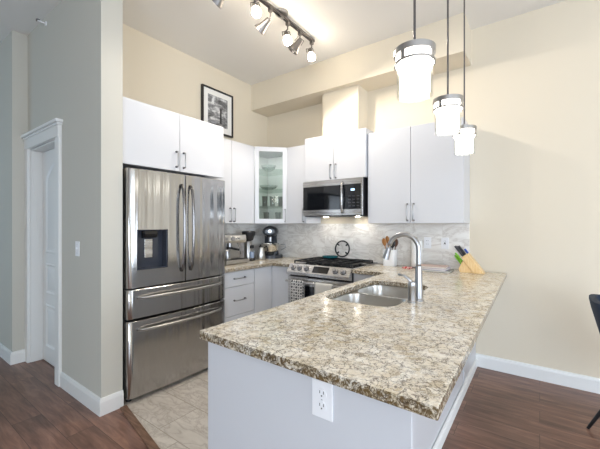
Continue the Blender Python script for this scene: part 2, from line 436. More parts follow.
# diagonal corner cabinet with glass door
t = thing('corner_cabinet', 'white diagonal corner wall cabinet with a glass door and glass shelves', 'cabinet', (-2.95,3.35,1.372))
P5 = [(-3.167,2.962),(-2.842,2.962),(-2.562,3.242),(-2.562,3.567),(-3.167,3.567)]
MB().prism(P5,1.372,1.39).build('bottom_panel', CAB, t); MB().prism(P5,2.302,2.32).build('top_panel', CAB, t)
for q in ((-3.167,2.962,1.39,-3.152,3.567,2.302),(-2.577,3.245,1.39,-2.562,3.552,2.302),(-3.152,2.962,1.39,-2.843,2.977,2.302)): MB().box(*q).build('side_panel', CABIN, t)
MB().box(-3.152,3.552,1.39,-2.562,3.567,2.302).build('back_panel', CABIN, t)
A, B = Vector((-2.842,2.962)), Vector((-2.562,3.242)); U = (B-A).normalized(); N = Vector((U.y,-U.x)); LD = (B-A).length
def dg(s, o, z): p = A + U*s + N*o; return (p.x, p.y, z)
def dbox(b, s0, s1, o0, o1, z0, z1):
    q = [dg(s0,o0,z0),dg(s1,o0,z0),dg(s1,o1,z0),dg(s0,o1,z0)]
    return b.loft([q, [(x,y,z1) for x,y,_ in q]])
b = MB()
dbox(b,0.004,0.05,0.001,0.02,1.374,2.318); dbox(b,LD-0.05,LD-0.004,0.001,0.02,1.374,2.318)
dbox(b,0.05,LD-0.05,0.001,0.02,1.374,1.43); dbox(b,0.05,LD-0.05,0.001,0.02,2.262,2.318)
d = b.build('door', CAB, t, bev=0.0015)
dbox(MB(),0.05,LD-0.05,0.008,0.012,1.43,2.262).build('glass_pane', GLASS, d)
hp = dg(LD-0.022,0.02,0); pull(d,hp[0],hp[1],1.47,N.x,N.y)
SH = [1.585,1.80,2.045]
PS = [(-3.15,2.98),(-2.86,2.98),(-2.58,3.255),(-2.58,3.55),(-3.15,3.55)]
MB().cyl((-2.750,3.150,2.301),(-2.750,3.150,2.290),0.03).build('cabinet_lamp', emis('cabinet_fill_glow',(1.0,0.97,0.92),170.0), t)  # added glowing disc, tucked behind the door's top rail to brighten the interior
for z in SH: MB().prism(PS,z,z+0.008).build('glass_shelf', SHELFG, t)

def glass_bowl(x, y, z, r, h, lab):
    o = MB().lathe([(0.001,0.002),(r*0.45,0.002),(r*0.5,0.006),(r*0.8,h*0.45),(r,h),(r*0.97,h),(r*0.76,h*0.47),(r*0.45,0.012),(0.001,0.012)],(x,y,z),24).build('glass_bowl', DISHG, smooth=True)
    return tag(o, lab, 'bowl', 'glassware in the corner cabinet')
glass_bowl(-2.86,3.24,SH[2]+0.008,0.10,0.07,'wide clear glass bowl on the top shelf of the glass corner cabinet')
glass_bowl(-2.86,3.24,SH[1]+0.008,0.12,0.055,'wide clear glass bowl on the middle shelf of the glass corner cabinet')
g0 = MB().lathe([(0.001,0.0005),(0.028,0.0005),(0.030,0.003),(0.036,0.125),(0.034,0.125),(0.027,0.006),(0.001,0.006)],(0,0,0),20).build('drinking_glass', DISHG, smooth=True)
gl = [(-2.82,3.12,SH[0]+0.008,'lowest glass shelf, leftmost in the corner cabinet'),(-2.76,3.20,SH[0]+0.008,'lowest glass shelf, middle of three in the corner cabinet'),(-2.69,3.28,SH[0]+0.008,'lowest glass shelf, nearest the door handle of the corner cabinet'),
      (-2.80,3.13,1.39,'floor of the corner cabinet, on its left'),(-2.70,3.24,1.39,'floor of the corner cabinet, on its right')]
for i, (x,y,z,l) in enumerate(gl):
    o = g0 if i == 0 else g0.copy()
    if i: COL.objects.link(o)
    o.location = (x,y,z+0.0006); tag(o, 'clear drinking glass on the '+l, 'glass', 'drinking glasses in the corner cabinet')
# narrow cabinet left of microwave
t = thing('wall_cabinet', 'narrow white single-door wall cabinet between glass corner cabinet and microwave', 'cabinet', (-2.41,3.4,1.372), 'white kitchen cabinets')
panel(t,'cabinet_body',-2.560,3.262,1.372,-2.262,3.568,2.32)
d = panel(t,'door',-2.558,3.243,1.372,-2.263,3.261,2.32); pull(d,-2.30,3.243,1.47,0,-1)
# cabinet over microwave
t = thing('wall_cabinet', 'white two-door cabinet mounted above the microwave, tallest top edge', 'cabinet', (-1.88,3.38,1.86), 'white kitchen cabinets')
panel(t,'cabinet_body',-2.258,3.222,1.862,-1.475,3.568,2.375)
d = panel(t,'door',-2.256,3.203,1.862,-1.869,3.221,2.375); pull(d,-1.90,3.203,1.955,0,-1)
d = panel(t,'door',-1.865,3.203,1.862,-1.477,3.221,2.375); pull(d,-1.834,3.203,1.955,0,-1)
# right cabinet
t = thing('wall_cabinet', 'large white two-door wall cabinet right of the microwave, beside bare wall', 'cabinet', (-1.0,3.4,1.372), 'white kitchen cabinets')
panel(t,'cabinet_body',-1.468,3.257,1.372,-0.55,3.568,2.32)
d = panel(t,'door',-1.467,3.238,1.372,-1.022,3.256,2.32); pull(d,-1.050,3.238,1.48,0,-1,True,0.16)
d = panel(t,'door',-1.018,3.238,1.372,-0.551,3.256,2.32); pull(d,-0.988,3.238,1.48,0,-1,True,0.16)

# base cabinets
t = thing('base_cabinet', 'white three-drawer base cabinet right of the fridge', 'cabinet', (-2.86,2.43,0.004), 'white base cabinets')
panel(t,'cabinet_body',-3.168,2.215,0.10,-2.572,2.655,0.878)
panel(t,'toe_kick',-3.168,2.215,0.006,-2.62,2.655,0.098)
for z0, z1, hz in ((0.72,0.872,0.80),(0.42,0.715,0.575),(0.105,0.415,0.27)):
    d = panel(t,'drawer',-2.570,2.217,z0,-2.552,2.653,z1); pull(d,-2.552,2.43,hz,1,0,False,0.15)
t = thing('base_cabinet', 'white L-shaped corner base cabinet between drawers and stove', 'cabinet', (-2.86,3.2,0.004), 'white base cabinets')
LP = [(-3.168,2.658),(-2.572,2.658),(-2.572,2.972),(-2.272,2.972),(-2.272,3.568),(-3.168,3.568)]
MB().prism(LP,0.10,0.878).build('cabinet_body', CAB, t)
MB().prism([(-3.168,2.658),(-2.62,2.658),(-2.62,3.02),(-2.272,3.02),(-2.272,3.568),(-3.168,3.568)],0.006,0.099).build('toe_kick', CAB, t)
panel(t,'door',-2.570,2.66,0.105,-2.552,2.95,0.872)
panel(t,'door',-2.550,2.952,0.105,-2.274,2.970,0.872)
t = thing('base_cabinet', 'white base cabinet right of the stove, behind the sink', 'cabinet', (-1.0,3.2,0.004), 'white base cabinets')
panel(t,'cabinet_body',-1.492,2.972,0.10,-0.522,3.568,0.878)
panel(t,'toe_kick',-1.492,3.02,0.006,-0.522,3.568,0.098)
panel(t,'door',-1.490,2.952,0.105,-1.14,2.970,0.872)
# peninsula base: open-topped carcass so that the sink hangs in it
t = thing('peninsula_cabinet', 'white peninsula base cabinet with wide end panel under the stone counter', 'cabinet', (-0.8,1.9,0.004))
panel(t,'end_panel',-1.135,0.90,0.008,-0.28,0.92,0.879)
b = MB(); b.box(-0.52,0.9215,0.008,-0.502,2.95,0.879); b.box(-1.11,0.9215,0.10,-0.52,2.95,0.118); b.box(-1.06,0.9215,0.008,-1.045,2.95,0.10); b.box(-1.11,1.52,0.118,-0.52,1.538,0.879); b.box(-1.11,2.56,0.118,-0.52,2.578,0.879)
b.build('cabinet_body', CAB, t)
MB().box(-0.502,2.951,0.008,-0.498,3.566,0.879).box(-0.5195,2.951,0.0081,-0.502,3.566,0.879).build('back_panel', CAB, t)
L = [[(-0.498+u, y, 0.001+z*0.62) for u, z in BB] for y in (0.9215, 3.5539)]
MB().loft(L).build('plinth', TRIM, t)
for y0, y1 in ((0.924,1.518),(1.54,2.04),(2.043,2.558),(2.58,2.948)):
    d = panel(t,'door',-1.130,y0,0.105,-1.112,y1,0.872); pull(d,-1.130,y1-0.04,0.77,-1,0)

# ================================================================ COUNTERTOPS
o = CL = MB().prism([(XL+0.0085,2.205),(-2.52,2.205),(-2.52,2.925),(-2.268,2.925),(-2.268,YB-0.0085),(XL+0.0085,YB-0.0085)],0.88,0.915).build('countertop', STONE, bev=0.003)
tag(o, 'L-shaped speckled stone countertop holding the coffee machine and stand mixer', 'countertop')
CT = MB().prism([(-1.155,0.872),(-0.20,0.847),(-0.245,YB-0.0085),(-1.492,YB-0.0085),(-1.492,2.925),(-1.155,2.925)],0.88,0.915).build('countertop', STONE)
def cutter(loop, z0, z1):
    return MB().loft([[(x,y,z0) for x,y,_ in loop],[(x,y,z1) for x,y,_ in loop]]).build('cutter', STONE)
SX0, SX1, SY0, SY1 = -1.085, -0.635, 1.70, 2.50
boolean_cut(CT, [cutter(rrect(SX0,SY0,SX1,SY1,0.10,0), 0.8, 1.0)])
d = CT.modifiers.new('bevel','BEVEL'); d.width = 0.003; d.segments = 2; d.limit_method = 'ANGLE'; d.angle_limit = math.radians(50)
tag(CT, 'large speckled cream and brown stone peninsula countertop with sink cut-out', 'countertop')
def edge_slots(o):
    o.data.materials.append(EDGE)
    for p in o.data.polygons:
        p.material_index = 1 if abs(p.normal.z) < 0.5 else 0
edge_slots(CT); edge_slots(CL)
# sink
t = thing('kitchen_sink', 'stainless double-bowl sink set into the stone peninsula countertop', 'sink', (-0.86,2.06,0.67))
bowls = [(SX0+0.004,SY0+0.004,SX1-0.004,2.105,0.09),(SX0+0.004,2.135,SX1-0.004,SY1-0.004,0.09)]
MB().fill([rrect(SX0-0.02,SY0-0.02,SX1+0.02,SY1+0.02,0.09,0.8775)] + [rrect(a,b_,c,d_,r,0.8775) for a,b_,c,d_,r in bowls]).build('rim', SINKM, t, solid=0.002)
for i, (a,b_,c,d_,r) in enumerate(bowls):
    m_ = MB(); zb = 0.70 if i else 0.72
    m_.loft([rrect(a,b_,c,d_,r,0.8765), rrect(a+0.003,b_+0.003,c-0.003,d_-0.003,r,0.86), rrect(a+0.012,b_+0.012,c-0.012,d_-0.012,r,zb+0.03), rrect(a+0.022,b_+0.022,c-0.022,d_-0.022,r-0.012,zb+0.008), rrect(a+0.045,b_+0.045,c-0.045,d_-0.045,r-0.03,zb)], False, True)
    bo = m_.build('bowl', SINKM, t, smooth='auto')
    MB().lathe([(0.001,0.001),(0.03,0.001),(0.042,0.004),(0.044,0.0005)],((a+c)/2,(b_+d_)/2,zb),24).build('drain', CHROME, bo, smooth=True)
# faucet
t = thing('kitchen_faucet', 'tall brushed steel gooseneck faucet with side lever beside the sink', 'faucet', (-0.575,1.975,0.915))
fx, fy = -0.575, 1.975
MB().lathe([(0.0,0.0),(0.030,0.0),(0.030,0.006),(0.024,0.012),(0.022,0.10),(0.018,0.20)],(fx,fy,0.9155),24,cap1=True).build('base_column', CHROME, t, smooth='auto')
pts = [(fx,fy,1.11)] + [(fx,fy,1.11+0.02*k) for k in range(1,6)]
R = 0.085
for k in range(1,15):
    a = PI*k/15*1.0; pts.append((fx-R*(1-math.cos(a)), fy-0.02*(1-math.cos(a))/2, 1.215+R*math.sin(a)))
MB().tube(pts, 0.0145, 16).build('gooseneck', CHROME, t, smooth=True)
pts.append(tuple(Vector(pts[-1])+Vector((-0.006,0,-0.02)))); e = Vector(pts[-1]); dirn = (Vector(pts[-1])-Vector(pts[-2])).normalized()
MB().cone(e-dirn*0.005, e+dirn*0.03, 0.016, 0.018).cone(e+dirn*0.03, e+dirn*0.065, 0.018, 0.022).build('spray_head', CHROME, t, smooth='auto')
b = MB(); hx, hy = -0.592, 1.905
b.lathe([(0.0,0.0),(0.027,0.0),(0.027,0.005),(0.022,0.01),(0.022,0.09),(0.0235,0.095),(0.020,0.115),(0.001,0.122)],(hx,hy,0.9155),24)
lv = b.build('lever_body', CHROME, t, smooth='auto')
MB().tube([(hx,hy,1.02),(hx-0.015,hy-0.004,1.045),(hx-0.04,hy-0.01,1.065),(hx-0.075,hy-0.016,1.072)],[0.011,0.009,0.007,0.0075],12,0.7).build('lever', CHROME, lv, smooth=True)

# ================================================================ FRIDGE
t = thing('refrigerator', 'stainless french-door refrigerator with water dispenser and two lower drawers', 'refrigerator', (-2.85,1.71,0.004))
FY0, FY1 = 1.240, 2.190
def fx_at(y):
    s = (y-(FY0+FY1)/2)/((FY1-FY0)/2); return -2.492 + 0.024*(1-s*s)
def ffront(y0, y1, z0, z1, name, round_l=False, round_r=False):
    pts = [(-2.555,y0),(-2.555,y1)]
    n = 22; F = []
    rl = 0.035 if round_l else 0.006; rr = 0.022 if round_r else 0.006
    for i in range(n+1):
        # denser near both rounded edges
        u = 0.5-0.5*math.cos(PI*i/n); y = y1 + (y0-y1)*u
        dl, dr = y-y0, y1-y; x = fx_at(y)
        if dl < rl: x -= rl - math.sqrt(max(0, rl*rl-(rl-dl)**2))
        if dr < rr: x -= rr - math.sqrt(max(0, rr*rr-(rr-dr)**2))
        F.append((x, y))
    b = MB(); P = pts + F
    zs = [(z0,0.004),(z0+0.004,0.0),(z1-0.004,0.0),(z1,0.004)]
    b.loft([[(x-(ins if j > 1 else 0), y, z) for j, (x,y) in enumerate(P)] for z, ins in zs])
    return b.build(name, STEEL, t, smooth='auto')
b = MB().box(-3.16,1.242,0.03,-2.565,2.188,1.775); b.build('cabinet_body', BLACK, t, bev=0.003)
b = MB(); b.box(-2.70,1.245,1.776,-2.57,1.29,1.785); b.box(-2.70,2.14,1.776,-2.57,2.185,1.785)
b.build('hinge_cover', BLACK, t, each=True)
b = MB()
for y in (1.28,2.15): b.cyl((-2.56,y,0.0045),(-2.56,y,0.03),0.02)
b.build('foot', BLACK, t, each=True)
YM = 1.722
dl = ffront(FY0,YM-0.003,0.875,1.788,'door',True,False)
# dispenser recess
dz0, dz1, dy0, dy1 = 1.01, 1.32, 1.305, 1.555
def cb(x0,y0,z0,x1,y1,z1): return MB().box(x0,y0,z0,x1,y1,z1).build('cutter', STEEL)
cu = cb(-2.55,dy0,dz0,-2.40,dy1,dz1)
cu.location -= org(t); dl.parent = None; boolean_cut(dl,[cu]); dl.parent = t
for p in dl.data.polygons: p.use_smooth = True
dl.data.set_sharp_from_angle(angle=math.radians(35))
DISP = mat('dispenser_plastic', (0.035,0.04,0.055), 0.12)
b = MB(); xb = -2.549
b.box(xb,dy0,dz0,xb+0.004,dy1,dz1); b.box(xb+0.004,dy0+0.0005,dz0+0.0005,-2.485,dy0+0.006,dz1-0.0005); b.box(xb+0.004,dy1-0.006,dz0+0.0005,-2.480,dy1-0.0005,dz1-0.0005)
b.box(xb+0.004,dy0+0.006,dz1-0.006,-2.482,dy1-0.006,dz1-0.0005); b.box(xb+0.004,dy0+0.006,dz0+0.0005,-2.484,dy1-0.006,dz0+0.012)
dp = b.build('dispenser', DISP, dl, bev=0.001)
ym = 1.425
MB().prism([(-2.545,1.314),(-2.50,1.314),(-2.492,1.29),(-2.50,1.262),(-2.545,1.25)],ym-0.055,ym+0.055,'y').build('dispenser_nozzle', BLACKG, dp, bev=0.004) if False else None
b = MB(); q = [(-2.545,1.314),(-2.498,1.314),(-2.492,1.285),(-2.505,1.258),(-2.545,1.25)]
b.loft([[(x,ym-0.055,z) for x,z in q],[(x,ym+0.055,z) for x,z in q]]).build('dispenser_nozzle', BLACKG, dp, bev=0.004)
MB().box(-2.544,ym-0.032,1.095,-2.535,ym+0.035,1.245).build('dispenser_paddle', STEELH, dp, bev=0.003)
dr_ = ffront(YM+0.003,FY1,0.875,1.788,'door',False,True)
d1 = ffront(FY0,FY1,0.640,0.862,'drawer',True,True)
d2 = ffront(FY0,FY1,0.040,0.622,'drawer',True,True)
for p, y in ((dl,YM-0.045),(dr_,YM+0.045)):
    pts = []; n = 18
    for i in range(n+1):
        u = i/n; z = 0.965 + 0.735*u; pts.append((fx_at(y)+0.004+0.046*math.sin(PI*u)**0.4, y, z))
    MB().tube(pts, 0.0125, 12, 0.8).build('handle', HND, p, smooth=True)
for p, z in ((d1,0.80),(d2,0.555)):
    pts = []
    for i in range(21):
        u = i/20; y = 1.31 + (2.12-1.31)*u; pts.append((fx_at(y)+0.004+0.048*math.sin(PI*u)**0.35, y, z))
    MB().tube(pts, 0.0125, 12, 0.85).build('handle', NICKEL, p, smooth=True)

# ================================================================ MICROWAVE
t = thing('microwave', 'stainless over-the-range microwave with black glass door above the stove', 'microwave', (-1.88,3.37,1.455))
MX0, MX1, MY = -2.254, -1.494, 3.165
MB().box(MX0,MY+0.022,1.458,MX1,3.561,1.858).build('case', BLACK, t, bev=0.002)
dd = panel(t,'door',MX0,MY,1.46,MX1,MY+0.021,1.856,STEELH)
b = MB().box(MX0+0.004,MY-0.0025,1.525,-1.512,MY-0.0002,1.792); b.build('door_glass', BLACKG, dd, bev=0.001)
b = MB(); n = 12; pts = []
for i in range(n+1):
    u = i/n; pts.append((-1.730+0.012*math.sin(PI*u), MY-0.008-0.038*math.sin(PI*u)**0.6, 1.485+0.335*u))
MB().tube(pts,0.012,12).build('handle', STEELH, dd, smooth=True)
DISPB = emis('display_blue', (0.25,0.55,1.0), 2.0)
MB().box(-1.628,MY-0.0045,1.722,-1.585,MY-0.0026,1.742).build('display', DISPB, dd)
b = MB()
for i in range(4):
    for j in range(3): b.box(-1.66+j*0.05,MY-0.0032,1.555+i*0.035,-1.63+j*0.05,MY-0.0026,1.562+i*0.035)
b.build('keypad_mark', mat('keypad_grey',(0.06,0.06,0.065),0.4), dd, each=True)
b = MB().box(MX0+0.01,MY+0.03,1.4505,MX1-0.01,3.55,1.4578); b.build('underside_vent', BLACK, t)

for x in (-2.08,-1.66):
    lm = MB().cyl((x,3.40,1.4485),(x,3.40,1.4503),0.028).build('task_lamp', emis('hood_fill_glow',(1.0,0.93,0.82),80.0), t)  # added glowing discs under the microwave, fill light for the shaded backsplash
# ================================================================ RANGE
t = thing('gas_range', 'stainless slide-in gas range with black grates and front knobs', 'stove', (-1.88,3.2,0.004))
RX0, RX1 = -2.264, -1.496
MB().box(RX0+0.002,2.93,0.09,RX1-0.002,3.560,0.905).build('body', BLACK, t, bev=0.002)
b = MB(); q = [(2.93,0.928),(2.862,0.845),(2.862,0.815),(2.93,0.80)]
b.loft([[(RX0,y,z) for y,z in q],[(RX1,y,z) for y,z in q]])
cp = b.build('control_panel', STEELH, t, bev=0.002)
nn = Vector((0,-0.083,0.068)).normalized()
def onp(x, s, o=0):
    p = Vector((x, 2.93-0.068*s, 0.928-0.083*s)) + nn*o; return p
for x in (-2.195,-2.11,-2.02,-1.665,-1.575):
    k = MB().cyl(onp(x,0.5,0.0005), onp(x,0.5,0.012), 0.027).cone(onp(x,0.5,0.012), onp(x,0.5,0.040), 0.0225, 0.019).build('knob', CHROME, cp, smooth='auto')
    MB().cone(onp(x,0.5,0.0004), onp(x,0.5,0.004), 0.031,0.029).build('knob_ring', BLACK, k)
b = MB(); q = [onp(-1.935,0.15,0.0005),onp(-1.745,0.15,0.0005),onp(-1.745,0.85,0.0005),onp(-1.935,0.85,0.0005)]
b.loft([q,[p+nn*0.002 for p in q]]).build('display', BLACKG, cp)
d = panel(t,'oven_door',RX0+0.002,2.888,0.245,RX1-0.002,2.928,0.79,STEELH)
MB().box(RX0+0.075,2.8855,0.33,RX1-0.075,2.8878,0.70).build('oven_window', BLACKG, d)
b = MB()
b.cyl((RX0+0.015,2.835,0.748),(RX1-0.015,2.835,0.748),0.0125,16)
for x in (RX0+0.045,RX1-0.045): b.cyl((x,2.835,0.748),(x,2.888,0.748),0.01,12)
b.build('handle', STEELH, d, smooth='auto')
panel(t,'drawer',RX0+0.002,2.892,0.075,RX1-0.002,2.928,0.238,STEELH)
b = MB().box(RX0+0.02,2.96,0.0045,RX1-0.02,3.52,0.09); b.build('base', BLACK, t)
b = MB().box(RX0,2.93,0.906,RX1,3.560,0.922); b.box(RX0,3.50,0.922,RX1,3.560,0.935); b.build('cooktop', STEELH, t, bev=0.002)
MB().box(RX0+0.03,2.975,0.9222,RX1-0.03,3.495,0.924).build('cooktop_pan', BLACKG, t)
for cx, cy, r in ((-2.11,3.10,0.045),(-2.11,3.37,0.036),(-1.88,3.235,0.05),(-1.65,3.10,0.045),(-1.65,3.37,0.036)):
    k = MB().lathe([(0.001,0),(r,0),(r,0.008),(r*0.7,0.011),(0.001,0.012)],(cx,cy,0.9242),24).build('burner', IRON, t, smooth='auto')
gw = (RX1-RX0-0.05)/3
for i in range(3):
    x0 = RX0+0.022+i*(gw+0.003); x1 = x0+gw-0.003; y0, y1 = 2.975, 3.493; b = MB(); w = 0.011; za, zb = 0.945, 0.958
    b.box(x0,y0,za,x1,y0+w,zb).box(x0,y1-w,za,x1,y1,zb).box(x0,y0+w,za,x0+w,y1-w,zb).box(x1-w,y0+w,za,x1,y1-w,zb)
    ym_ = (y0+y1)/2; b.box(x0+w,ym_-w/2,za,x1-w,ym_+w/2,zb)
    xm = (x0+x1)/2; b.box(xm-w/2,y0+w,za+0.0005,xm+w/2,y1-w,zb+0.002)
    for yy in ((y0+ym_)/2,(y1+ym_)/2): b.box(x0+w,yy-w/2,za,x1-w,yy+w/2,zb+0.001)
    for xx in (x0,x1-w):
        for yy in (y0,y1-w): b.box(xx,yy,0.9243,xx+w,yy+w,za)
    b.build('grate', IRON, t)
# towels on the oven handle
def towel(name, x0, x1, z0, zback, m, label):
    b = MB(); L = []
    prof = [(2.852,zback),(2.8515,0.745)] + [(2.835+0.0165*math.cos(a), 0.748+0.0165*math.sin(a)) for a in [PI*k/8 for k in range(0,9)]] + [(2.8185,0.70),(2.817,0.6),(2.8185,z0)]
    n = 10
    for i in range(n+1):
        x = x0+(x1-x0)*i/n
        L.append([(x, y-(0.0035*(1+math.sin(i*1.9)) if z < 0.735 and y < 2.835 else 0), z) for y, z in prof])
    b.loft(L, False, False, closed=False)
    o = b.build(name, m, smooth=True, solid=0.004); return tag(o, label, 'towel', 'towels on the oven handle')
TW = mat('trellis_towel', (0.8,0.8,0.8), 0.9)
tc_ = nd(TW,'ShaderNodeTexCoord'); sx_ = nd(TW,'ShaderNodeSeparateXYZ'); lk(TW, tc_.outputs['Object'], sx_.inputs[0])
def mth(op, a, b_=None):
    n_ = nd(TW,'ShaderNodeMath', operation=op)
    for k_, q_ in enumerate((a, b_)):
        if q_ is None: continue
        if isinstance(q_, (int,float)): n_.inputs[k_].default_value = q_
        else: lk(TW, q_, n_.inputs[k_])
    return n_.outputs[0]
u_ = mth('MULTIPLY', mth('ADD', sx_.outputs[0], sx_.outputs[2]), 52.0); w_ = mth('MULTIPLY', mth('SUBTRACT', sx_.outputs[0], sx_.outputs[2]), 52.0)
f_ = mth('ABSOLUTE', mth('MULTIPLY', mth('SINE', u_), mth('SINE', w_)))
lk(TW, ramp(TW, f_, [(0.0,srgb(45,44,48)),(0.10,srgb(50,48,52)),(0.16,srgb(238,236,232)),(0.55,srgb(238,236,232)),(0.62,srgb(60,58,62))]), bsdf(TW).inputs['Base Color'])
towel('dish_towel', -2.17, -2.015, 0.36, 0.5, TW, 'white dish towel with dark trellis pattern on the oven handle')
towel('dish_towel', -1.86, -1.66, 0.40, 0.5, mat('grey_towel', srgb(214,212,206), 0.9), 'plain pale grey dish towel on the oven handle near the right knobs')
# ring trivet and teal dish on the stove
M = Matrix.Rotation(math.radians(84),3,'X')
b = MB(); c = Vector((-1.93,3.525,1.0665)); b.torus(c,0.094,0.0085,M)
for a in (40,140,220,320):
    a = math.radians(a); u = Vector((math.cos(a),math.sin(a),0)); b.tube([c+M@(u*0.094), c+M@(u*0.066), c+M@(u*0.058+Vector((0,0,-0.004)))],[0.010,0.010,0.006],8)
tag(b.build('wok_ring', IRON, smooth=True), 'round black cast-iron wok ring standing upright behind the stove burners', 'wok ring')
b = MB().lathe([(0.001,0.0),(0.07,0.0),(0.092,0.012),(0.096,0.026),(0.092,0.026),(0.086,0.014),(0.066,0.006),(0.001,0.006)],(-2.01,3.375,0.9605),28)
tag(b.build('shallow_dish', mat('teal_glaze', srgb(28,92,100), 0.2), smooth='auto'), 'shallow teal dish resting on the back of the stove grates', 'dish')

# ================================================================ PENDANTS
def pendant(x, y, label):
    t = thing('pendant_lamp', label, 'pendant lamp', (x,y,1.81), 'pendant lamps over the peninsula')
    zt = 1.99; zb = 1.82
    MB().cyl((x,y,zt),(x,y,H-0.02),0.0045,10).build('rod', DARKN, t, smooth='auto')
    MB().lathe([(0.001,-0.025),(0.05,-0.022),(0.062,-0.006),(0.062,0.0),(0.001,0.0)],(x,y,H-0.0005),24).build('ceiling_canopy', NICKEL, t, smooth='auto')
    b = MB()
    b.lathe([(0.0715,zt-0.022),(0.0715,zt),(0.066,zt+0.001),(0.066,zt-0.023),(0.0715,zt-0.022)],(x,y,0),32)
    b.lathe([(0.0715,zt-0.056),(0.0715,zt-0.048),(0.066,zt-0.048),(0.066,zt-0.056),(0.0715,zt-0.056)],(x,y,0),32)
    b.box(x-0.066,y-0.007,zt-0.006,x+0.066,y+0.007,zt-0.001); b.box(x-0.007,y-0.066,zt-0.006,x+0.007,y+0.066,zt-0.001)
    for k in range(4):
        a = PI/2*k + PI/4+0.5; c, s = math.cos(a), math.sin(a); R_ = Matrix.Translation((x,y,0)) @ Matrix.Rotation(a,4,'Z')
        b.box(0.0665,-0.007,zt-0.054,0.0722,0.007,zt-0.004,R_)
    b.cyl((x,y,zt-0.04),(x,y,zt+0.02),0.016)
    b.build('ring_frame', NICKEL, t, smooth='auto')
    MB().lathe([(0.0655,zt-0.012),(0.0655,zt-0.050)],(x,y,0),32).build('diffuser_band', PENDM, t, smooth=True)
    MB().lathe([(0.001,zt-0.01),(0.050,zt-0.01),(0.052,zt-0.02),(0.052,zb+0.014),(0.050,zb+0.010),(0.001,zb+0.010)],(x,y,0),32).build('frosted_shade', PENDM, t, smooth='auto')
    MB().lathe([(0.062,zt-0.03),(0.062,zb),(0.059,zb),(0.059,zt-0.03)],(x,y,0),32).build('glass_shade', GLASS, t, smooth='auto')
pendant(-0.365,1.205,'nearest and largest-looking of the three lit cylindrical glass pendants above the peninsula')
pendant(-0.374,1.78,'middle of the three lit cylindrical glass pendants above the peninsula')
pendant(-0.398,2.37,'farthest and smallest-looking of three lit cylindrical glass pendants, beside the cabinet edge')

# ================================================================ TRACK LIGHT
TX = -1.86
t = thing('track_light', 'nickel ceiling track light with six adjustable heads, three of them lit', 'track light', (TX,2.2,H-0.07))
b = MB()
b.box(TX-0.018,1.55,H-0.042,TX-0.008,2.79,H-0.022); b.box(TX+0.008,1.55,H-0.042,TX+0.018,2.79,H-0.022)
for y in (1.56,1.95,2.30,2.50,2.78): b.box(TX-0.008,y-0.006,H-0.038,TX+0.008,y+0.006,H-0.026)
b.build('rail', DARKN, t)
b = MB().lathe([(0.001,-0.02),(0.055,-0.019),(0.06,-0.012),(0.06,0)],(TX,2.28,H-0.0005),28); b.box(TX-0.012,2.26,H-0.055,TX+0.012,2.30,H-0.04); b.build('ceiling_canopy', NICKEL, t, smooth='auto')
SILV = mat('head_nickel', (0.24,0.225,0.22), 0.42, 1.0)
LENS = mat('unlit_lens', (0.55,0.55,0.54), 0.15)
def head(y, dirv, lit, socket):
    s = Vector(socket); d = Vector(dirv).normalized(); m0 = Vector((TX,y,H-0.042))
    b = MB(); b.box(TX-0.015,y-0.015,H-0.075,TX+0.015,y+0.015,H-0.0425)
    b.tube([m0-Vector((0,0,0.03)), m0-Vector((0,0,0.065)), s-d*0.03], 0.0065, 8)
    # yoke
    a = d.orthogonal().normalized()
    b.tube([s-d*0.03, s-d*0.03+a*0.034, s+d*0.02+a*0.036],0.004,8); b.tube([s-d*0.03, s-d*0.03-a*0.034, s+d*0.02-a*0.036],0.004,8)
    h = b.build('lamp_head', SILV, t, smooth='auto')
    q = d.to_track_quat('Z','Y').to_matrix()
    if lit:
        MB().lathe([(0.001,-0.02),(0.02,-0.02),(0.024,-0.005),(0.026,0.03),(0.032,0.045),(0.030,0.045),(0.022,0.02),(0.001,0.018)],s,20,q).build('socket', SILV, h, smooth='auto')
        sl_ = bpy.data.lights.new('bulb_beam','SPOT'); sl_.energy = SPOT_W[lit-1]; sl_.color = (1.0,0.92,0.82); sl_.spot_size = math.radians(172); sl_.spot_blend = 0.3; sl_.shadow_soft_size = 0.022
        so = bpy.data.objects.new('bulb_beam', sl_); COL.objects.link(so); so.location = s+d*0.155; so.rotation_euler = d.to_track_quat('-Z','Y').to_euler()
        MB().lathe([(0.001,0.0185),(0.014,0.022),(0.020,0.045),(0.034,0.065),(0.040,0.085),(0.036,0.105),(0.02,0.118),(0.001,0.122)],s,20,q).build('bulb', BULB, h, smooth=True, label='lit white bulb')
    else:
        MB().lathe([(0.001,-0.02),(0.02,-0.02),(0.025,0.0),(0.028,0.035),(0.042,0.075),(0.052,0.10),(0.054,0.108),(0.050,0.108),(0.040,0.078),(0.022,0.036),(0.001,0.03)],s,24,q).build('shade', SILV, h, smooth='auto')
        MB().lathe([(0.001,0.088),(0.03,0.092),(0.044,0.094),(0.044,0.09),(0.001,0.082)],s,24,q).build('bulb', LENS, h, smooth='auto', label='unlit reflector bulb')
U1 = (-0.75,-0.15,-0.55); L1 = (0.30,-0.16,-0.80)
head(1.70,U1,False,(TX-0.06,1.68,3.115))
head(1.95,L1,1,(TX-0.035,1.98,3.165))
head(2.13,U1,False,(TX-0.03,2.13,3.11))
head(2.37,L1,2,(TX-0.03,2.385,3.115))
head(2.56,(-0.5,-0.3,-0.8),False,(TX-0.01,2.56,3.12))
head(2.76,L1,3,(TX-0.03,2.775,3.125))

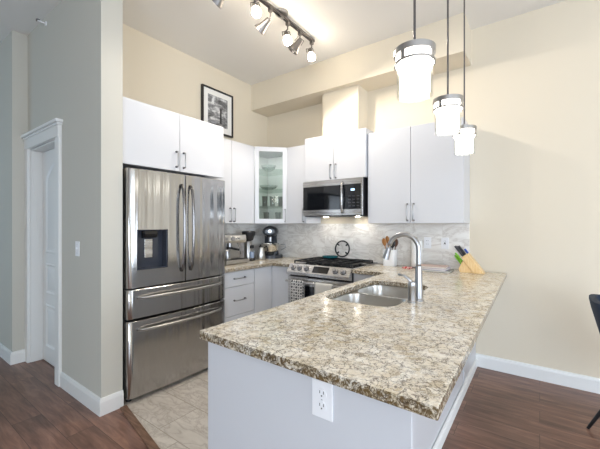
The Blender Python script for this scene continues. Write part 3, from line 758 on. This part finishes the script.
# ================================================================ PICTURE
t = thing('framed_picture', 'black-framed black and white photo high on the left wall above the cabinets', 'picture', (-3.16,2.645,2.455))
py0, py1, pz0, pz1 = 2.41, 2.88, 2.455, 2.98; w = 0.018
b = MB().box(-3.168,py0,pz0,-3.135,py0+w,pz1).box(-3.168,py1-w,pz0,-3.135,py1,pz1).box(-3.168,py0+w,pz0,-3.135,py1-w,pz0+w).box(-3.168,py0+w,pz1-w,-3.135,py1-w,pz1)
b.build('frame', BLACK, t)
MB().box(-3.166,py0+w,pz0+w,-3.148,py1-w,pz1-w).build('mat_board', mat('mat_white', srgb(238,236,232), 0.8), t)
PH = mat('grey_photograph', (0.3,0.3,0.3), 0.5)
v = coords(PH, (1,3,6)); n = noise(PH, v, 2.2, 6, 0.65, 0.6)
lk(PH, ramp(PH, n.outputs[0], [(0.32,(0.03,0.03,0.03)),(0.5,(0.25,0.25,0.26)),(0.62,(0.75,0.75,0.75))]), bsdf(PH).inputs['Base Color'])
ph = MB().box(-3.148,py0+0.085,pz0+0.09,-3.1465,py1-0.085,pz1-0.08).build('photograph', PH, t)
b = MB().box(-3.1465,2.675,pz0+0.13,-3.1462,2.70,2.76).box(-3.1465,2.681,2.76,-3.1462,2.694,2.775); b.build('dark_tower', BLACK, ph)

# ================================================================ OUTLETS AND SWITCHES
def plate(name, x, y, z, w, h, kind, label, cat, axis='y'):
    t = thing(name, label, cat, (x,y,z), None)
    pl = MB().box(x-w/2,y-0.006,z-h/2,x+w/2,y-0.0005,z+h/2).build('cover_plate', PLATE, t, bev=0.002)
    if kind == 'outlet':
        b = MB()
        for zz in (z-0.02,z+0.02): b.lathe([(0.001,0.0),(0.0165,0.0),(0.0165,0.002),(0.001,0.002)],(x,y-0.006,zz),20,Matrix.Rotation(math.radians(90),3,'X'))
        b.build('receptacle', PLATE, t)
        b = MB()
        for zz in (z-0.02,z+0.02):
            b.box(x-0.008,y-0.0085,zz,x-0.0058,y-0.0081,zz+0.009).box(x+0.0058,y-0.0085,zz,x+0.008,y-0.0081,zz+0.009).box(x-0.0022,y-0.0085,zz-0.009,x+0.0022,y-0.0081,zz-0.0045)
        b.box(x-0.002,y-0.0068,z-0.001,x+0.002,y-0.0062,z+0.001)
        b.build('socket_slot', DARKSLOT, t, each=True)
    elif kind == 'decora':
        MB().box(x-0.017,y-0.0085,z-0.034,x+0.017,y-0.006,z+0.034).build('receptacle', PLATE, t, bev=0.001)
        b = MB()
        for zz in (z-0.018,z+0.018): b.box(x-0.009,y-0.0092,zz,x-0.006,y-0.0086,zz+0.009).box(x+0.006,y-0.0092,zz,x+0.009,y-0.0086,zz+0.009)
        if 'dark' in label: b.box(x-0.008,y-0.0092,z-0.006,x+0.008,y-0.0086,z+0.008)
        b.build('socket_slot', DARKSLOT, t, each=True)
    else:
        MB().box(x-0.006,y-0.016,z-0.004,x+0.006,y-0.006,z+0.012).build('toggle', PLATE, t, bev=0.001)
        b = MB().cyl((x,y-0.0064,z+h*0.3),(x,y-0.007,z+h*0.3),0.003,10).cyl((x,y-0.0064,z-h*0.3),(x,y-0.007,z-h*0.3),0.003,10); b.build('screw', NICKEL, t, each=True)
    return t
plate('wall_outlet',-0.563,0.9,0.80,0.077,0.119,'outlet','white double wall outlet on the end panel of the peninsula','outlet')
plate('wall_outlet',-0.945,YB-0.008,1.17,0.072,0.115,'decora','white outlet on the marble backsplash, left of the pair above the books','outlet')
plate('wall_outlet',-0.775,YB-0.008,1.17,0.072,0.115,'decora','white outlet with dark centre on the marble backsplash, nearest the knife block','outlet')
plate('light_switch',-2.93,1.07,1.17,0.072,0.115,'switch','white light switch on the hall side of the partition beside the fridge','light switch')
plate('light_switch',-4.78,0.95,1.30,0.09,0.13,'switch','white switch on the far hall wall at the left edge of the photo','light switch')
t = thing('fire_sprinkler', 'small sidewall fire sprinkler near the ceiling on the hall wall', 'sprinkler', (-3.62,1.05,3.17))
MB().cyl((-3.62,1.0695,3.18),(-3.62,1.062,3.18),0.02).cyl((-3.62,1.062,3.18),(-3.62,1.00,3.18),0.006,10).build('escutcheon', PLATE, t, smooth='auto')
MB().cyl((-3.62,1.00,3.18),(-3.62,0.994,3.18),0.013).box(-3.628,1.0,3.188,-3.612,1.02,3.192).build('deflector', DARKN, t, smooth='auto')

# ================================================================ COFFEE CORNER
ZC = 0.9155
t = thing('espresso_machine', 'stainless espresso machine with bean hopper on the counter beside the fridge', 'espresso machine', (-2.88,2.55,ZC))
ES = mat('espresso_steel', (0.55,0.54,0.52), 0.3, 1.0)
b = MB(); q = [(-3.08,ZC+0.05),(-2.92,ZC+0.05),(-2.92,ZC+0.235),(-2.80,ZC+0.235),(-2.79,ZC+0.26),(-2.80,ZC+0.325),(-3.08,ZC+0.33)]
b.loft([[(x,2.42,z) for x,z in q],[(x,2.77,z) for x,z in q]]).build('body', ES, t, bev=0.006)
tr = MB().box(-3.08,2.42,ZC+0.008,-2.74,2.77,ZC+0.049).build('drip_tray', ES, t, bev=0.004)
b = MB()
for i in range(11): b.box(-2.90,2.44+i*0.028,ZC+0.0495,-2.75,2.452+i*0.028,ZC+0.053)
b.build('drip_grille', DARKN, tr)
b = MB()
for x in (-3.05,-2.78):
    for y in (2.44,2.75): b.cyl((x,y,ZC),(x,y,ZC+0.008),0.012)
b.build('foot', BLACK, t, each=True)
gh = MB().cyl((-2.86,2.565,ZC+0.19),(-2.86,2.565,ZC+0.234),0.034).build('group_head', CHROME, t, smooth='auto')
MB().cyl((-2.86,2.565,ZC+0.165),(-2.86,2.565,ZC+0.19),0.033).cyl((-2.83,2.565,ZC+0.178),(-2.70,2.56,ZC+0.165),0.013).build('portafilter', BLACK, gh, smooth='auto')
MB().tube([(-2.84,2.67,ZC+0.24),(-2.81,2.675,ZC+0.18),(-2.79,2.68,ZC+0.10)],0.005,8).build('steam_wand', CHROME, t, smooth=True)
MB().lathe([(0.001,0),(0.05,0),(0.062,0.05),(0.062,0.062),(0.001,0.066)],(-2.98,2.48,ZC+0.331),24).build('bean_hopper', mat('smoked_plastic',(0.05,0.045,0.045),0.1), t, smooth='auto')
b = MB()
for y, r in ((2.47,0.014),(2.56,0.026),(2.62,0.010),(2.655,0.010)): b.cyl((-2.797,y,ZC+0.285),(-2.784,y,ZC+0.285),r)
b.build('dial', CHROME, t, smooth='auto', each=True)
# milk jug in front
t = thing('milk_jug', 'small stainless milk jug standing on the espresso machine drip tray', 'jug', (-2.80,2.475,ZC+0.0535))
MB().lathe([(0.001,0),(0.042,0),(0.045,0.01),(0.040,0.06),(0.034,0.09),(0.037,0.108),(0.034,0.108),(0.031,0.09),(0.037,0.06),(0.041,0.012),(0.001,0.005)],(-2.80,2.475,ZC+0.0535),24).build('jug_body', CHROME, t, smooth=True)
MB().tube([(-2.776,2.45,ZC+0.15),(-2.765,2.425,ZC+0.14),(-2.768,2.425,ZC+0.09),(-2.775,2.438,ZC+0.075)],0.004,8).build('handle', CHROME, t, smooth=True)
# grinder
t = thing('coffee_grinder', 'tall steel coffee grinder with black hopper between espresso machine and mixer', 'coffee grinder', (-2.92,2.945,ZC))
gx, gy = -2.92, 2.945
MB().lathe([(0.001,0),(0.075,0),(0.078,0.012),(0.07,0.03),(0.001,0.032)],(gx,gy,ZC),28).build('base', BLACK, t, smooth='auto')
MB().lathe([(0.001,0.033),(0.052,0.033),(0.05,0.10),(0.052,0.20),(0.058,0.235),(0.001,0.236)],(gx-0.02,gy,ZC),28).build('body', ES, t, smooth='auto')
MB().lathe([(0.03,0.237),(0.055,0.25),(0.082,0.32),(0.085,0.35),(0.078,0.362),(0.001,0.366)],(gx-0.01,gy,ZC),28).build('hopper', BLACK, t, smooth='auto')
MB().box(gx+0.03,gy-0.02,ZC+0.15,gx+0.062,gy+0.02,ZC+0.19).build('spout', BLACK, t, bev=0.004)
MB().cyl((gx+0.045,gy,ZC+0.033),(gx+0.045,gy,ZC+0.11),0.028).build('grounds_cup', mat('blue_grey_cup',(0.25,0.32,0.45),0.25), t, smooth='auto')
t = thing('kettle', 'small kettle with black lid handle beside the coffee grinder', 'kettle', (-2.86,3.09,ZC))
kx, ky = -2.86, 3.09
MB().lathe([(0.001,0),(0.055,0),(0.06,0.01),(0.052,0.08),(0.04,0.14),(0.036,0.155),(0.001,0.16)],(kx,ky,ZC),24).build('body', ES, t, smooth='auto')
MB().lathe([(0.001,0.0),(0.03,0.0),(0.02,0.012),(0.008,0.014),(0.010,0.03),(0.001,0.033)],(kx,ky,ZC+0.1605),20).build('lid', BLACK, t, smooth='auto')
MB().tube([(kx+0.03,ky+0.03,ZC+0.15),(kx+0.055,ky+0.055,ZC+0.17),(kx+0.065,ky+0.06,ZC+0.12),(kx+0.04,ky+0.04,ZC+0.06)],0.007,8).build('handle', BLACK, t, smooth=True)
# stand mixer
t = thing('stand_mixer', 'dark stand mixer with a steel bowl in the counter corner', 'stand mixer', (-2.93,3.32,ZC))
F = Vector((0.62,-0.78,0)).normalized(); SD = Vector((F.y,-F.x,0)); C0 = Vector((-2.925,3.35,ZC))
def mx(f, s, z): return C0 + F*f + SD*s*1.45 + Vector((0,0,z*1.08))
MD = mat('mixer_dark', (0.035,0.04,0.05), 0.15)
b = MB(); L = []
for z, sc in ((0.0,1.0),(0.03,1.0),(0.042,0.93)):
    L.append([mx((-0.02+0.17*math.cos(2*PI*k/28))*sc, 0.115*math.sin(2*PI*k/28)*sc, z) for k in range(28)])
b.loft(L).build('base', MD, t, smooth='auto')
b = MB(); L = []
for z, f0, rx, ry in ((0.043,-0.125,0.05,0.075),(0.15,-0.125,0.045,0.06),(0.25,-0.115,0.052,0.058),(0.29,-0.10,0.055,0.06)):
    L.append([mx(f0+rx*math.cos(2*PI*k/24), ry*math.sin(2*PI*k/24), z) for k in range(24)])
b.loft(L).build('column', MD, t, smooth='auto')
b = MB(); L = []
for f, r in ((-0.17,0.01),(-0.165,0.045),(-0.13,0.068),(-0.05,0.075),(0.05,0.072),(0.11,0.062),(0.14,0.045),(0.145,0.01)):
    L.append([mx(f, r*math.cos(2*PI*k/24), 0.325+0.95*r*math.sin(2*PI*k/24)) for k in range(24)])
hd = b.build('motor_head', MD, t) if False else b.loft(L).build('motor_head', MD, t, smooth='auto')
b = MB().cyl(mx(0.144,0,0.33),mx(0.152,0,0.33),0.024); b.build('hub_cap', CHROME, hd, smooth='auto')
b = MB(); 
for k in range(1): b.lathe([(0.066,0.0),(0.0665,0.012)],(0,0,0),24) if False else None
b.cyl(mx(0.055,0,0.20),mx(0.055,0,0.258),0.022); b.build('beater_shaft', CHROME, hd, smooth='auto')
cb_ = mx(0.045,0,0.0); b = MB().lathe([(r_*1.12,z_+0.004) for r_, z_ in [(0.001,0.045),(0.045,0.045),(0.05,0.055),(0.085,0.09),(0.104,0.14),(0.108,0.185),(0.112,0.187),(0.104,0.187),(0.098,0.14),(0.08,0.095),(0.001,0.055)]],(cb_.x,cb_.y,ZC),32)
bw = b.build('mixing_bowl', mat('bowl_steel',(0.75,0.73,0.68),0.18,1.0), t, smooth='auto')
MB().tube([mx(0.07,-0.095,0.165),mx(0.08,-0.135,0.17),mx(0.08,-0.14,0.13),mx(0.07,-0.10,0.10)],0.006,8).build('bowl_handle', CHROME, bw, smooth=True)

# ================================================================ COUNTER BY THE BACK WALL
t = thing('utensil_crock', 'white square-sided utensil crock on the counter left of the faucet', 'crock', (-1.31,3.46,ZC))
cx, cy = -1.31, 3.46
MB().loft([rrect(cx-0.064,cy-0.055,cx+0.064,cy+0.055,0.02,ZC), rrect(cx-0.068,cy-0.058,cx+0.068,cy+0.058,0.02,ZC+0.175), rrect(cx-0.060,cy-0.05,cx+0.060,cy+0.05,0.018,ZC+0.175), rrect(cx-0.056,cy-0.048,cx+0.056,cy+0.048,0.018,ZC+0.01)]).build('crock_body', mat('white_ceramic', srgb(240,240,240), 0.25), t, smooth='auto')
def utensil(name, x, y, dx, dy, L_, m, label, kind, hw=0.03):
    p0 = Vector((cx+x,cy+y,ZC+0.016)); d = Vector((dx,dy,1)).normalized(); p1 = p0 + d*L_
    b = MB().tube([p0,p1],0.005,8); side = Vector((1,0,0)); side = (side-d*side.dot(d)).normalized(); nn_ = d.cross(side)
    Lp = []
    for u, w_ in ((0,0.006),(0.2,hw*0.7),(0.5,hw),(0.8,hw*0.85),(1.0,hw*0.35)):
        c_ = p1 + d*(u*0.085-0.005); Lp.append([c_+side*w_*math.cos(2*PI*k/12)+nn_*0.006*math.sin(2*PI*k/12) for k in range(12)])
    b.loft(Lp)
    return tag(b.build(name, m, smooth='auto'), label, kind, 'utensils in the white crock')
utensil('wooden_spoon',-0.005,-0.015,-0.22,-0.03,0.205,SPOONW,'wooden spoon with rounded bowl leaning left in the white crock','spoon',0.026)
utensil('wooden_spatula',0.0,0.02,-0.14,0.0,0.225,SPOONW,'wooden spatula just right of the spoon in the white crock','spatula',0.022)
utensil('black_ladle',0.02,-0.025,0.10,-0.03,0.185,BLACK,'black cooking spoon leaning right at the front of the white crock','spoon',0.03)
utensil('brown_turner',0.025,0.015,0.16,0.0,0.195,mat('brown_handle',(0.12,0.05,0.025),0.4),'dark brown turner at the right side of the white crock','turner',0.024)
utensil('black_turner',0.005,0.0,0.03,0.0,0.20,BLACK,'black turner standing upright in the middle of the white crock','turner',0.022)
t = thing('paper_towel_roll', 'white paper towel roll standing against the backsplash behind the faucet', 'paper towel', (-1.03,3.47,ZC))
MB().lathe([(0.018,0.01),(0.052,0.01),(0.054,0.014),(0.054,0.272),(0.052,0.276),(0.018,0.276),(0.018,0.01)],(-1.03,3.47,ZC),28).build('paper', mat('paper_white', srgb(242,242,240), 0.9), t, smooth='auto')
MB().cyl((-1.03,3.47,ZC),(-1.03,3.47,ZC+0.009),0.06,28).cyl((-1.03,3.47,ZC+0.009),(-1.03,3.47,ZC+0.30),0.006,12).sphere((-1.03,3.47,ZC+0.303),0.011,12).build('stand', CHROME, t, smooth='auto')
RW = mat('red_print', srgb(200,60,50), 0.7)
v = coords(RW); n = noise(RW, v, 60, 2); lk(RW, ramp(RW, n.outputs[0], [(0.45,srgb(190,40,36)),(0.55,srgb(238,232,226))], 'CONSTANT'), bsdf(RW).inputs['Base Color'])
b = MB().prism([(-1.13,3.32),(-1.05,3.31),(-1.04,3.37),(-1.12,3.385)],ZC,ZC+0.014)
tag(b.build('packet', RW, bev=0.004), 'small red and white packet lying on the counter left of the books', 'packet')
# books
def book(x0, y0, x1, y1, z, h, rot, mc, label):
    c = Vector(((x0+x1)/2,(y0+y1)/2,z)); t = thing('book', label, 'book', c, 'books lying on the counter')
    w, d_ = (x1-x0)/2, (y1-y0)/2
    MB().box(c.x-w+0.004,c.y-d_+0.004,z+0.0025,c.x+w-0.004,c.y+d_-0.004,z+h-0.0025).build('pages', mat('pages',srgb(232,228,218),0.9), t)
    MB().box(c.x-w,c.y-d_,z,c.x+w,c.y+d_,z+0.0024).box(c.x-w,c.y-d_,z+h-0.0024,c.x+w,c.y+d_,z+h).box(c.x-w,c.y+d_-0.003,z+0.0024,c.x+w,c.y+d_,z+h-0.0024).build('cover', mc, t)
    t.rotation_euler[2] = rot
book(-0.945,3.235,-0.665,3.425,ZC,0.016,0.03,mat('cover_grey',srgb(120,118,112),0.5),'grey-covered book at the bottom of the stack')
book(-0.96,3.23,-0.70,3.42,ZC+0.0165,0.017,-0.05,mat('cover_lilac',srgb(186,176,205),0.5),'pale lilac book in the middle of the stack')
book(-0.955,3.225,-0.705,3.415,ZC+0.034,0.016,0.06,mat('cover_rose',srgb(196,170,160),0.5),'rose-brown book on top of the stack')
# knife block
t = thing('knife_block', 'light wood knife block leaning left at the right end of the counter', 'knife block', (-0.50,3.40,ZC))
ky0, ky1 = 3.345, 3.455
b = MB(); th = math.radians(37); ux = Vector((-math.sin(th),0,math.cos(th))); vx = Vector((math.cos(th),0,math.sin(th)))
base = Vector((-0.485,0,ZC)); wd = 0.068
def kp(u, v_, y): p = base + ux*u + vx*v_; return Vector((p.x, y, p.z))
# main slab: bottom cut level with the counter
q = [(-0.485,ZC),(-0.485+wd/math.cos(th),ZC)]
top_r = Vector((-0.485+wd/math.cos(th),0,ZC)) + ux*0.225; top_l = top_r - vx*wd
b.loft([[Vector((-0.485,y,ZC)),Vector((-0.485+wd/math.cos(th),y,ZC)),Vector((top_r.x,y,top_r.z)),Vector((top_l.x,y,top_l.z))] for y in (ky0,ky1)]).build('block_body', BLOCKW, t, bev=0.003)
b = MB(); zq = 0.115; lx = -0.487; sl = math.tan(th)
b.loft([[Vector((-0.60,y,ZC)),Vector((lx,y,ZC)),Vector((lx-sl*zq,y,ZC+zq)),Vector((-0.615,y,ZC+0.03))] for y in (ky0+0.01,ky1-0.01)]).build('block_foot', BLOCKW, t, bev=0.003)
KG = mat('knife_green', srgb(120,190,40), 0.35); KR = mat('knife_red', srgb(190,50,50), 0.35); KB = mat('knife_blue', srgb(70,100,190), 0.35); KH = mat('knife_handle_grey', (0.05,0.05,0.06), 0.3)
def knife(px, pz, y, L_, m, label, r=0.009, sh=0.0):
    p = Vector((px,y,pz)); d = ux
    tt = thing('kitchen_knife', label, 'knife', p, 'knives in the knife block')
    b = MB().tube([p+d*0.002, p+d*0.02, p+d*(L_*0.6), p+d*L_],[r*0.9,r,r*1.15,r*0.9],10,1.3); b.build('handle', m, tt, smooth='auto')
    MB().cyl(p-d*0.0005,p+d*0.003,r*1.05,10).build('bolster', CHROME, tt, smooth='auto')
tc = lambda s: top_l + (top_r-top_l)*s
for s, y, L_, m, l in ((0.25,3.37,0.115,KH,'long dark-handled knife at the front left of the knife block top'),(0.25,3.42,0.11,KH,'dark-handled knife at the back left of the knife block top'),(0.6,3.39,0.10,KH,'dark-handled knife in the middle of the knife block top'),(0.85,3.43,0.05,KB,'short blue-handled knife at the back right of the knife block')):
    p = tc(s); knife(p.x,p.z,y,L_,m,l)
e0 = Vector((lx-sl*zq,0,ZC+zq)); e1 = Vector((-0.615,0,ZC+0.03))
for s, y, m, l in ((0.2,3.37,KG,'green-handled knife nearest the main block in the lower knife row'),(0.5,3.40,KG,'green-handled knife in the middle of the lower knife row'),(0.35,3.43,KR,'red-handled knife at the back of the lower knife row')):
    p = e0 + (e1-e0)*s; knife(p.x,p.z,y,0.10,m,l,0.008)

# ================================================================ DINING CHAIR
t = thing('dining_chair', 'dark navy upholstered dining chair with thin black tapered legs at the right edge', 'chair', (0.55,2.75,0.0))
NV = mat('navy_velvet', srgb(22,38,58), 0.75)
b = MB(); L = []; n = 26
x0c, yc = 0.305, 2.70
def shell(off):
    L = []
    for z, lean, hw, dp in ((0.44,0.04,0.20,0.16),(0.52,0.03,0.235,0.21),(0.62,0.01,0.245,0.20),(0.74,-0.02,0.245,0.15),(0.84,-0.045,0.235,0.10),(0.89,-0.055,0.215,0.07),(0.905,-0.055,0.18,0.05)):
        row = []
        for i in range(n+1):
            u = -1+2*i/n; row.append((x0c+lean+off+dp*abs(u)**2.4, yc+hw*math.sin(u*PI/2)*(1-off*1.2), z))
        L.append(row)
    return L
A_ = shell(0.0); B_ = shell(0.035)
b.loft([a+bb[::-1] for a, bb in zip(A_,B_)])
b.build('backrest', NV, t, smooth='auto')
MB().loft([rrect(0.385,yc-0.22,0.83,yc+0.22,0.08,0.40),rrect(0.375,yc-0.235,0.845,yc+0.235,0.09,0.43),rrect(0.38,yc-0.235,0.845,yc+0.235,0.09,0.47),rrect(0.40,yc-0.215,0.825,yc+0.215,0.08,0.49)]).build('seat', NV, t, smooth='auto')
for (xa,ya,xb_,yb_) in ((0.44,yc+0.16,0.26,yc+0.21),(0.44,yc-0.16,0.26,yc-0.21),(0.76,yc+0.17,0.86,yc+0.22),(0.76,yc-0.17,0.86,yc-0.22)):
    MB().cone((xa,ya,0.40),(xb_,yb_,0.001),0.018,0.009,14).build('leg', BLACK, t, smooth='auto')
